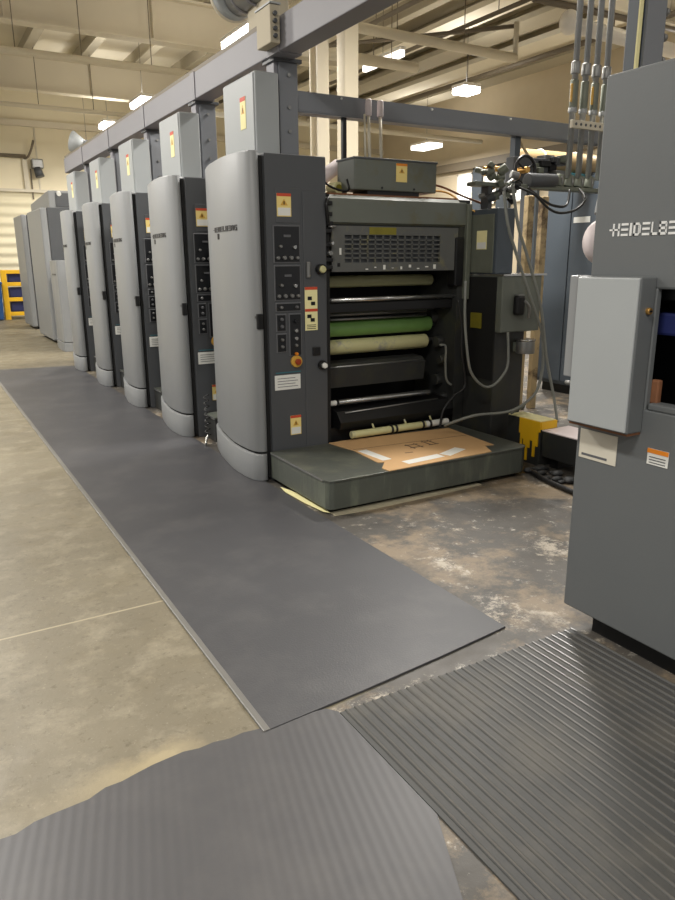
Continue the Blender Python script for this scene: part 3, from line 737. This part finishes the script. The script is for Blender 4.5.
for k in range(26):
    y = random.uniform(3.1, 3.62); x = random.uniform(3.66, 3.84); r = random.uniform(.02, .04)
    m.ball((x, y, r*.6), r*1.5, r, r*.6, 10, 6)
o = m.build('debris', 'rubble'); o['kind'] = 'stuff'; tag(o, 'dark greasy rags and scraps on the floor under the low channel', 'debris')
o = MB().tube([(3.70, 3.62, .02), (3.66, 3.5, .02), (3.60, 3.3, .02), (3.55, 2.9, .02)], .018, 8).build('floor_hose', 'blackhose'); tag(o, 'black hose lying on the floor beside the low channel', 'hose')

# hoses
def hose(pts, r, mm, lb, nm='hose', grp='hoses by the drive cabinet'):
    o = MB().tube(pts, r, 10).build(nm, mm); tag(o, lb, 'hose', grp)
hose([(3.62, 3.93, 1.95), (3.645, 3.9, 1.728), (3.724, 3.9, 1.561), (3.872, 3.9, 1.281), (3.992, 3.9, 1.06), (4.045, 3.9, .947), (4.075, 3.9, .72), (4.03, 3.9, .53), (3.93, 3.9, .45), (3.80, 3.9, .40), (3.67, 3.92, .385), (3.45, 3.95, .385), (3.3, 4.1, .30)], .011, 'greyhose', 'long grey hose crossing the cabinet front and looping low towards the rollers')
hose([(3.667, 3.9, 2.0), (3.72, 3.88, 1.729), (3.822, 3.88, 1.526), (3.942, 3.88, 1.279), (4.009, 3.88, 1.096), (4.093, 3.88, .755), (4.15, 3.84, .477), (4.10, 3.74, .30)], .011, 'greyhose', 'second long hose running down to the low channel top')
hose([(3.41, 4.05, 1.35), (3.40, 4.03, 1.1), (3.407, 4.0, .866), (3.453, 4.0, .702), (3.56, 4.0, .596), (3.663, 4.0, .58), (3.768, 4.0, .654), (3.811, 4.0, .749), (3.812, 4.02, .97)], .010, 'greyhose', 'grey hose hanging in a U beside the drive cabinet pedestal')
hose([(3.555, 4.3, 1.203), (3.6, 4.3, 1.0), (3.61, 4.3, .8), (3.656, 4.3, .545), (3.55, 4.3, .47), (3.45, 4.3, .367), (3.42, 4.3, .225)], .010, 'blackhose', 'black hose drooping inside the right end of the open front')
hose([(3.396, 4.3, .874), (3.45, 4.3, .86), (3.47, 4.32, .74), (3.50, 4.34, .6), (3.55, 4.34, .55)], .009, 'greyhose', 'short thin grey hose curled beside the roller ends')
hose([(4.05, 4.06, .35), (4.0, 3.98, .43), (3.90, 3.92, .41), (3.82, 3.95, .36)], .010, 'greyhose', 'short grey hose end lying over the yellow-splashed block', 'hose')
hose([(4.10, 4.3, 2.03), (4.183, 4.2, 1.967), (4.328, 4.2, 1.878), (4.462, 4.2, 1.845), (4.626, 4.2, 1.871), (4.73, 4.2, 1.95), (4.77, 4.3, 2.04)], .010, 'blackhose', 'lower black hose arching under the manifold rail', grp='black hoses under the manifold')
hose([(4.22, 4.32, 2.03), (4.32, 4.25, 1.94), (4.45, 4.25, 1.90), (4.58, 4.25, 1.91), (4.66, 4.3, 2.03)], .010, 'blackhose', 'upper black hose arching under the manifold rail', grp='black hoses under the manifold')

# manifold rail with fittings and hand wheel
mf = thing('pipe_manifold', 'cluttered pipe manifold with fittings beneath four vertical pipes', 'manifold', (4.4, 4.4, 2.0))
MB().box(3.72, 5.2, 4.35, 4.45, 2.03, 2.06, .004).build('rail', 'pgreen', mf)
MB().box(3.86, 3.90, 4.36, 4.44, 1.862, 2.03).build('support_leg', 'charcoal', mf)
MB().cyl((4.25, 4.36, 2.09), (4.55, 4.36, 2.10), .055, .05, 20, .01).build('valve_body', 'charcoal', mf)
for k in range(4):
    xx = 4.62+k*.115
    a = MB().cyl((xx, 4.40, 2.06), (xx+.03, 4.40, 2.15), .048, .04, 8, .006).build('elbow_fitting', 'pgreen', mf)
    MB().torus((xx+.01, 4.40, 2.10), .045, .01, 'X').build('ring', 'steel', a)
random.seed(8)
for k in range(34):
    xx = random.uniform(3.76, 4.14); zz = random.uniform(1.93, 2.17); yy = random.uniform(4.33, 4.44)
    mm = random.choice(['pgreen', 'black', 'steel', 'charcoal', 'brass', 'pgreen'])
    MB().cyl((xx, yy, zz), (xx+random.uniform(.02, .06), yy-random.uniform(.0, .04), zz+random.uniform(-.02, .04)), random.uniform(.015, .038), None, 10, .004).build('fitting', mm, mf)
for k in range(12):
    xx = random.uniform(4.52, 4.80); zz = random.uniform(2.12, 2.30); yy = random.uniform(4.5, 4.62)
    mm = random.choice(['charcoal', 'pgreen', 'black', 'steel'])
    MB().box(xx, xx+random.uniform(.05, .12), yy, yy+.1, zz, zz+random.uniform(.03, .06), .006).build('valve_block', mm, mf)
MB().box(4.33, 4.72, 4.6, 4.7, 2.06, 2.3, .01).build('back_plate', 'charcoal', mf)
hw = thing('hand_wheel', 'black spoked hand wheel on the pipe manifold', 'hand wheel', (4.36, 4.50, 2.08))
MB().torus((4.36, 4.5, 2.185), .105, .013, 'Y').build('rim', 'black', hw)
for k in range(3):
    a = 2*PI*k/3+.5; MB().cyl((4.36, 4.5, 2.185), (4.36+.1*math.cos(a), 4.5, 2.185+.1*math.sin(a)), .008).build('spoke', 'black', hw)
MB().cyl((4.36, 4.47, 2.185), (4.36, 4.61, 2.185), .025, .025, 14, .004).build('hub', 'brass', hw)
tk = thing('horizontal_tank', 'tan horizontal tank seen behind the vertical pipes', 'tank', (5.9, 5.6, 0))
MB().cyl((5.35, 5.6, 2.45), (6.6, 5.6, 2.45), .10, .10, 24, .03).build('shell', 'tank', tk)
for xc in (5.6, 6.1): MB().torus((xc, 5.6, 2.45), .10, .012, 'X').build('hoop', 'pipe', tk)
MB().box(5.42, 5.46, 5.56, 5.64, 0, 2.37).build('stand_leg', 'charcoal', tk)
MB().box(6.31, 6.37, 5.54, 5.66, 2.362, 2.40).build('saddle', 'charcoal', tk)
MB().box(5.75, 6.2, 5.5, 5.7, 2.22, 2.345, .01).build('pump', 'teal', tk)

# four vertical pipes
labs = ['leftmost of the four grey vertical pipes', 'second from left of the four grey vertical pipes', 'third from left of the four grey vertical pipes', 'rightmost of the four grey vertical pipes, beside the machine panel']
for k in range(4):
    xx = 4.735+k*.118
    p = thing('vertical_pipe', labs[k], 'pipe', (xx, 4.4, 2.1), 'vertical pipes rising from the manifold')
    MB().cyl((xx, 4.4, 2.13), (xx, 4.4, 5.9), .024, .024, 14).build('tube', 'galv', p)
    MB().cyl((xx, 4.4, 2.90), (xx, 4.4, 2.99), .036, .036, 14, .006).build('union', 'steel', p)
    MB().cyl((xx, 4.4, 2.65), (xx, 4.4, 2.86), .032, .032, 14, .006).build('valve', 'pgreen', p)
    MB().cyl((xx, 4.4, 2.62), (xx, 4.4, 2.66), .036, .036, 6, .004).build('nut', 'galv', p)
    if k in (0, 2): MB().box(xx-.07, xx-.055, 4.36, 4.375, 2.69, 2.82, .003).build('valve_handle', 'amber', p)
o = MB().box(4.68, 5.15, 4.34, 4.368, 2.50, 2.56, .003); so = o.build('pipe_strap', 'pipe')
tag(so, 'perforated pale strap clamping the four vertical pipes together', 'strap')
m = MB()
for k in range(8): m.cyl((4.72+k*.055, 4.341, 2.53), (4.72+k*.055, 4.337, 2.53), .011, .011, 10)
m.build('holes', 'charcoal', so)

# tan boards and blue-grey cabinet behind
o = MB().box(5.18, 5.26, 5.28, 5.34, 0, 2.08, .006).build('wooden_post', 'tan'); tag(o, 'tan stained wooden post behind the hoses, left one of the two', 'post', 'tan posts behind the hoses')
o = MB().box(5.35, 5.43, 5.26, 5.32, 0, 2.08, .006).build('wooden_post', 'tan'); tag(o, 'tan stained wooden post against the blue-grey cabinet, right one of the two', 'post', 'tan posts behind the hoses')
cab = thing('equipment_cabinet', 'tall blue-grey double-door cabinet behind the pipe manifold', 'cabinet', (6.6, 5.3, 0))
MB().box(6.3, 7.1, 4.4, 6.12, .1, 2.36, .01).build('carcass', 'bluedark', cab)
MB().box(6.33, 7.05, 4.45, 6.05, 0, .1).build('plinth', 'black', cab)
d1 = MB().box(6.285, 6.302, 5.76, 6.11, .14, 2.34, .004).build('door', 'bluedark', cab)
d2 = MB().box(6.285, 6.302, 4.43, 5.745, .14, 2.34, .004).build('door', 'bluedark', cab)
MB().box(6.28, 6.287, 5.49, 5.71, 1.87, 1.93).build('name_plate', 'white', d2)
s_ = MB().box(6.28, 6.287, 5.44, 5.60, 1.15, 1.24).build('sticker', 'white', d2)
MB().box(6.277, 6.281, 5.46, 5.58, 1.19, 1.21).build('red_text', 'red', s_)
MB().box(6.26, 6.287, 5.0, 5.5, .18, .2).build('ledge', 'black', d2)

# ------------------------------------------------------------------ lettered machine on the right
RX = 2.19; RY = 1.892
rm = thing('delivery_machine', 'large grey machine end at the right with silver lettering', 'printing machine', (2.7, .9, 0))
MB().box(RX, 3.3, -.9, RY, 1.397, 2.115, .008).build('upper_panel', 'machine', rm)
MB().box(RX, 2.24, -.9, RY, .10, .98, .006).build('lower_panel', 'machine', rm)
MB().box(RX+.0, 2.25, -.9, RY-.30, .98, 1.005, .006).build('ledge', 'machine', rm)
MB().box(RX, 2.215, 1.60, RY, .975, 1.40, .004).build('corner_panel', 'machine', rm)
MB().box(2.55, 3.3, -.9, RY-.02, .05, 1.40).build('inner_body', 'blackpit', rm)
MB().box(2.24, 3.3, -.9, RY, 1.36, 1.40).build('underside', 'black', rm)
MB().box(2.27, 2.5, -.6, 1.85, 1.235, 1.315, .01).build('blue_guard', 'navy', rm)
MB().cyl((2.30, .5, 1.15), (2.30, 1.56, 1.15), .012, .018, 12).build('inner_rod', 'chrome', rm)
MB().box(2.24, 3.3, RY-.03, RY, .10, 1.40).build('end_plate', 'charcoal', rm)
MB().box(2.26, 3.2, -.8, RY-.1, 0, .1).build('plinth', 'blackpit', rm)
bk = MB().box(2.215, 2.24, 1.575, 1.61, 1.0, 1.085, .006).build('worn_bracket', 'rust', rm)
# lettering
mm = MB(); y = 1.806; z0, h = 1.575, .043
for chn in WORD:
    w = {'I': .008, 'L': .023}.get(chn, .0285)
    for (a, c, e, g) in letter(chn):
        if chn == 'I': a, c = 0, 1
        mm.box(RX-.0025, RX+.002, y-c*w, y-a*w, z0+e*h, z0+g*h)
    y -= w+.0072
lt_ = mm.build('lettering', 'letters', rm); lt_['label'] = 'silver raised lettering HEIDELBERG'
# labels
p = MB().box(RX-.003, RX, 1.70, 1.874, .745, .86, .001).build('data_plate', 'plate', rm); p['label'] = 'cream data plate'
MB().box(RX-.004, RX-.003, 1.74, 1.86, .757, .766).build('printed_line', 'panelrim', p)
p = MB().box(RX-.003, RX, 1.486, 1.570, .79, .848, .001).build('warning_label', 'white', rm)
MB().box(RX-.0042, RX-.003, 1.486, 1.570, .832, .848).build('header_band', 'orange', p)
m = MB()
for k in range(3): m.box(RX-.0042, RX-.003, 1.495, 1.56, .797+k*.01, .80+k*.01)
m.build('printed_line', 'panelrim', p)
# grey control box on the corner
gx = thing('terminal_box', 'light grey terminal box mounted on the corner of the lettered machine', 'electrical box', (2.15, 1.75, .9))
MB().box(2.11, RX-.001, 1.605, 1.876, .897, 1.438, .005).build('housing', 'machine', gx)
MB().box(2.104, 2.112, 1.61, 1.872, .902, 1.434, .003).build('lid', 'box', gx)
MB().box(2.113, RX-.001, 1.877, 1.917, 1.066, 1.44, .004).build('side_box', 'cover', gx)
sc_ = MB().cyl((2.155, 1.606, 1.325), (2.155, 1.592, 1.325), .012, .012, 14, .002).build('screw', 'brass', gx)
MB().box(2.15, 2.16, 1.589, 1.593, 1.322, 1.328).build('screw_slot', 'black', sc_)
MB().cyl((2.13, 1.88, 1.04), (2.13, 1.915, 1.04), .008, .008, 10).build('lock_pin', 'steel', gx)
MB().box(2.12, RX-.001, 1.61, 1.876, .888, .897).build('rusty_underside', 'rust', gx)
# pale rounded pad behind the machine edge
o = MB().ball((2.30, 1.940, 1.56), .098, .05, .085, 22, 14).build('rounded_pad', 'cloth'); tag(o, 'pinkish white rounded pad sticking out behind the lettered panel', 'pad')
o = MB().tube([(2.32, 1.93, 1.76), (2.29, 1.945, 1.72), (2.275, 1.945, 1.66)], .02, 10).build('pad_arm', 'cover'); tag(o, 'grey curved arm above the rounded pad behind the machine edge', 'arm')

# ------------------------------------------------------------------ far end of the press
sm = thing('half_height_unit', 'half-height grey unit between the fifth tower and the tall end cabinets', 'printing press unit', (2.3, 13.5, 0))
cv2 = [(2.20, 12.99), (2.165, 13.0), (2.145, 13.04), (2.14, 13.3), (2.16, 13.7), (2.2, 14.05), (2.3, 14.2), (2.42, 14.2), (2.42, 12.99)]
b = MB().prism(cv2, .16, 1.525, 'Z', .008).build('cover', 'cover', sm)
MB().prism([(x-.01, y) for x, y in cv2], 0, .15, 'Z', .006).build('base_skirt', 'cover', sm)
MB().box(2.43, 3.3, 13.02, 14.2, 0, 1.52, .01).build('cabinet_body', 'charcoal', sm)
MB().box(2.134, 2.142, 13.2, 13.5, 1.28, 1.305).build('emblem', 'badge', sm)
MB().box(2.40, 2.425, 12.97, 13.0, .85, .95).build('latch', 'black', sm)
ta = thing('end_cabinet', 'tall grey end cabinet with a wedge-shaped raised back, next to the half-height unit', 'cabinet', (2.6, 15.3, 0), 'tall cabinets at the far end')
MB().box(2.2, 2.32, 14.5, 16.2, .05, 2.46, .03).build('front_cover', 'cover', ta)
MB().box(2.32, 3.6, 14.5, 16.2, 0, 2.46, .01).build('cabinet_body', 'charcoal', ta)
MB().prism([(14.55, 2.44), (16.8, 2.44), (16.8, 2.66), (14.55, 2.76)], 2.38, 3.5, 'X', .01).build('raised_back', 'cover', ta)
MB().box(2.5, 3.4, 14.53, 14.56, 2.48, 2.72).build('raised_front', 'charcoal', ta)
MB().cyl((2.56, 14.56, 2.72), (2.56, 14.5, 2.70), .04, .04, 14).build('lamp', 'white', ta)
tbb = thing('end_cabinet', 'farthest tall grey cabinet of the row, nearest the yellow rack', 'cabinet', (2.6, 18.3, 0), 'tall cabinets at the far end')
MB().box(2.3, 2.42, 17.9, 19.2, .05, 2.52, .03).build('front_cover', 'cover', tbb)
MB().box(2.42, 3.3, 17.9, 19.2, .05, 2.52, .01).build('cabinet_body', 'charcoal', tbb)
MB().box(2.4, 3.3, 17.95, 19.1, 0, .05).build('plinth', 'black', tbb)
MB().box(2.50, 2.62, 17.892, 17.9, 1.36, 1.42).build('label_plate', 'white', tbb)
# yellow rack and blue bin
yr = thing('safety_rack', 'yellow steel rack holding dark bins by the back wall', 'rack', (2.6, 21.4, 0))
for xx in (2.08, 2.95):
    MB().box(xx, xx+.14, 21.3, 21.44, 0, 1.3, .01).build('upright', 'yellow', yr)
for zz in (.1, .48, .88, 1.2): MB().box(2.22, 2.95, 21.32, 21.42, zz, zz+.1, .01).build('rail', 'yellow', yr)
for zz in (.2, .58, .98):
    MB().box(2.26, 2.92, 21.46, 21.9, zz, zz+.26, .02).build('bin', 'navy', yr)
    MB().box(2.26, 2.92, 21.44, 21.9, zz-.02, zz).build('shelf', 'black', yr)
bb_ = thing('blue_bin', 'bright blue bin at the left picture edge beside the yellow rack', 'bin', (1.75, 21.4, 0))
MB().prism([(1.35, .02), (2.02, .02), (2.05, .95), (1.32, .95)], 21.1, 21.7, 'Y', .02).build('tub', 'blue', bb_)
MB().box(1.30, 2.07, 21.08, 21.72, .93, 1.0, .015).build('rim', 'blue', bb_)
MB().box(1.85, 1.95, 21.085, 21.1, .78, .86).build('sticker', 'white', bb_)
# wall device with bracket
wd = thing('wall_light', 'small fixture on a bent bracket high on the cream back wall', 'wall light', (3.45, 22.5, 3.9))
MB().tube([(3.15, 22.55, 4.25), (3.25, 22.45, 4.3), (3.35, 22.4, 4.5), (3.42, 22.4, 4.72)], .03, 8).build('bracket', 'darkpipe', wd)
MB().box(3.32, 3.62, 22.35, 22.6, 4.0, 4.25, .03).build('housing', 'steel', wd)
MB().cyl((3.45, 22.42, 4.02), (3.50, 22.38, 3.78), .1, .12, 14).build('shade', 'charcoal', wd)
MB().box(3.1, 3.22, 22.52, 22.6, 3.46, 4.25).build('conduit', 'pipe', wd)
MB().box(3.28, 3.31, 22.56, 22.6, 3.2, 4.0).build('cord', 'darkpipe', wd)
o = MB().cyl((-3, 22.5, 4.31), (3.2, 22.5, 4.31), .05, .05, 12).build('wall_pipe', 'darkpipe'); tag(o, 'dark horizontal pipe along the cream upper back wall', 'pipe')

# ------------------------------------------------------------------ ceiling services
def cpipe(p0, p1, r, mm, lb, nm='ceiling_pipe', grp='pipes under the ceiling', hang=()):
    t = thing(nm, lb, 'pipe', p0, grp)
    MB().cyl(p0, p1, r, r, 14).build('tube', mm, t)
    for h in hang:
        P = Vector(p0).lerp(Vector(p1), h); MB().cyl(P, (P.x, P.y, 6.05 if r < .1 else 5.9), .008, .008, 6).build('hanger_rod', 'darkpipe', t)
    return t
cpipe((-3, 13.57, 4.8), (5.0, 13.72, 4.8), .055, 'pipe', 'long cream pipe slung under the ceiling at the upper left, ending over the beam', hang=(.5, .62, .75, .9))
cpipe((-3, 18.3, 4.85), (5.0, 18.4, 4.85), .05, 'pipe', 'farther cream pipe under the ceiling near the back wall', hang=(.6, .75, .9))
t_ = cpipe((5.55, 9.95, 4.8), (9.4, 10.1, 4.8), .075, 'pipe', 'upper pale pipe from the cream column to the right, with drop at its end', hang=(.35, .7))
MB().cyl((9.4, 10.1, 4.75), (9.4, 10.1, 5.35), .045, .045, 12).build('drop', 'pipe', t_)
cpipe((5.6, 11.4, 4.8), (8.3, 11.42, 4.8), .09, 'pipe', 'lower shorter pale pipe right of the cream column', hang=(.3, .8))
cpipe((9.4, 10.15, 5.3), (6.2, 13.8, 5.3), .035, 'darkpipe', 'thin dark pipe slanting back from the drop under the ceiling', hang=(.5,))
cpipe((7.6, 8, 5.5), (7.6, 20, 5.5), .04, 'darkpipe', 'dark ceiling pipe running lengthwise right of the cream column', hang=(.2, .4, .7))
cpipe((8.9, 7.5, 5.4), (8.9, 20, 5.4), .035, 'darkpipe', 'dark ceiling pipe lengthwise above the round bright lamp', hang=(.2, .5))
cpipe((11.2, 7, 5.3), (11.2, 20, 5.3), .05, 'darkpipe', 'dark ceiling pipe lengthwise over the far right bay', hang=(.2, .5))
cpipe((6.1, 16.0, 4.6), (14, 16.2, 4.6), .06, 'pipe', 'distant pale pipe low behind the cross beam')
wdct = cpipe((9.0, 8.5, 4.86), (13.6, 8.6, 4.78), .11, 'whitepipe', 'thick white duct under the ceiling behind the four vertical pipes', 'white_duct', None, (.2, .6))
MB().ball((8.95, 8.5, 4.88), .15, .15, .17).build('end_cap', 'whitepipe', wdct)
cpipe((8.6, 8.9, 5.25), (13.6, 8.9, 5.3), .05, 'darkpipe', 'thin dark pipe running just above the thick white duct')

# lamps
LC = (1, .965, .91)
def fixture(x, y, z, lx, ly, lb, mm='lamp', nm='ceiling_lamp', power=330, up=.16, grp='ceiling lamps'):
    t = thing(nm, lb, 'lamp', (x, y, z), grp)
    MB().box(x-lx/2, x+lx/2, y-ly/2, y+ly/2, z+.05, z+.11, .01).build('housing', 'whitepipe', t)
    MB().box(x-lx/2+.01, x+lx/2-.01, y-ly/2+.01, y+ly/2-.01, z-.06, z+.05, .02).build('lens', mm, t)
    MB().cyl((x, y, z+.10), (x, y, 6.05), .004, .004, 6).build('hanger', 'black', t)
    lamp(x, y, z-.08, lx, ly, power, up)
def lamp(x, y, z, lx, ly, power, up=.16):
    for k, (e, dz) in enumerate(((power, 0), (power*up, .24))):
        d = bpy.data.lights.new('lamp_light', 'AREA'); d.shape = 'RECTANGLE'; d.size = max(lx, .25); d.size_y = max(ly, .25)
        d.energy = e; d.color = LC
        o = bpy.data.objects.new('lamp_light', d); COL.objects.link(o); o.location = (x, y, z+dz)
        if k: o.rotation_euler = (PI, 0, 0)
fixture(4.84, 11.1, 4.75, .3, 1.15, 'bright ceiling lamp just above the nearest stretch of overhead beam', power=300)
fixture(4.78, 16.4, 4.75, .34, .9, 'bright ceiling lamp above the middle of the overhead beam', power=220)
fixture(4.74, 19.4, 4.75, .34, .6, 'bright ceiling lamp left of the far beam end, second from the back', power=80)
fixture(4.45, 20.6, 4.35, .5, .5, 'bright ceiling lamp nearest the back wall', power=50)
fixture(10.1, 12.2, 4.75, .42, .42, 'round-glowing bright lamp right of the cream column', power=330, up=.05)
fixture(13.2, 17.6, 4.6, .5, .9, 'dim long lamp low behind the cross beam', 'lampdim', power=150)
fixture(8.1, 12.2, 5.05, .12, 1.3, 'slim tube lamp between the two pale pipes', 'lampdim', power=20, up=.02)
fixture(12.9, 9.0, 4.6, .5, .9, 'bright lamp behind the vertical pipes at cross beam height', 'lampdim', power=120)
# unseen lamps: the rows carried on, plus one added behind the viewer as fill
for (x, y, p) in ((4.84, 5.6, 330), (4.84, .3, 25), (-1.0, 11, 330), (-1.0, 6.5, 270), (-1.0, .3, 170), (-.5, -4.2, 260), (10.3, 6.4, 350), (10.3, .5, 40), (-1, 16.4, 160), (-1, 20.5, 60)):
    lamp(x, y, 4.7, .4, 1.2, p)

# ------------------------------------------------------------------ world, camera, colour
w = bpy.data.worlds.new('World'); sc.world = w; w.use_nodes = True
bg = w.node_tree.nodes['Background']; bg.inputs[0].default_value = (1, .98, .95, 1); bg.inputs[1].default_value = .42
cam = bpy.data.cameras.new('Camera'); co = bpy.data.objects.new('Camera', cam); COL.objects.link(co)
cam.sensor_fit = 'VERTICAL'; cam.sensor_height = 36; cam.lens = 36*714.14/900; cam.clip_start = .05; cam.clip_end = 100
yaw, pitch, roll = .525562667, .25998009, -.00653307
fwd = Vector((math.sin(yaw)*math.cos(pitch), math.cos(yaw)*math.cos(pitch), -math.sin(pitch)))
right = Vector((math.cos(yaw), -math.sin(yaw), 0)); upv = right.cross(fwd)
r_ = right*math.cos(roll)+upv*math.sin(roll); u_ = -right*math.sin(roll)+upv*math.cos(roll)
mx = Matrix((( r_.x, u_.x, -fwd.x, 0), (r_.y, u_.y, -fwd.y, 0), (r_.z, u_.z, -fwd.z, 1.5), (0, 0, 0, 1)))
co.matrix_world = mx
sc.camera = co
vs = sc.view_settings; sc.display_settings.display_device = 'sRGB'
vs.view_transform = 'Standard'; vs.look = 'None'; vs.exposure = 0.0; vs.gamma = 1; vs.use_curve_mapping = False
sc.cycles.use_denoising = True
sc.cycles.max_bounces = 8
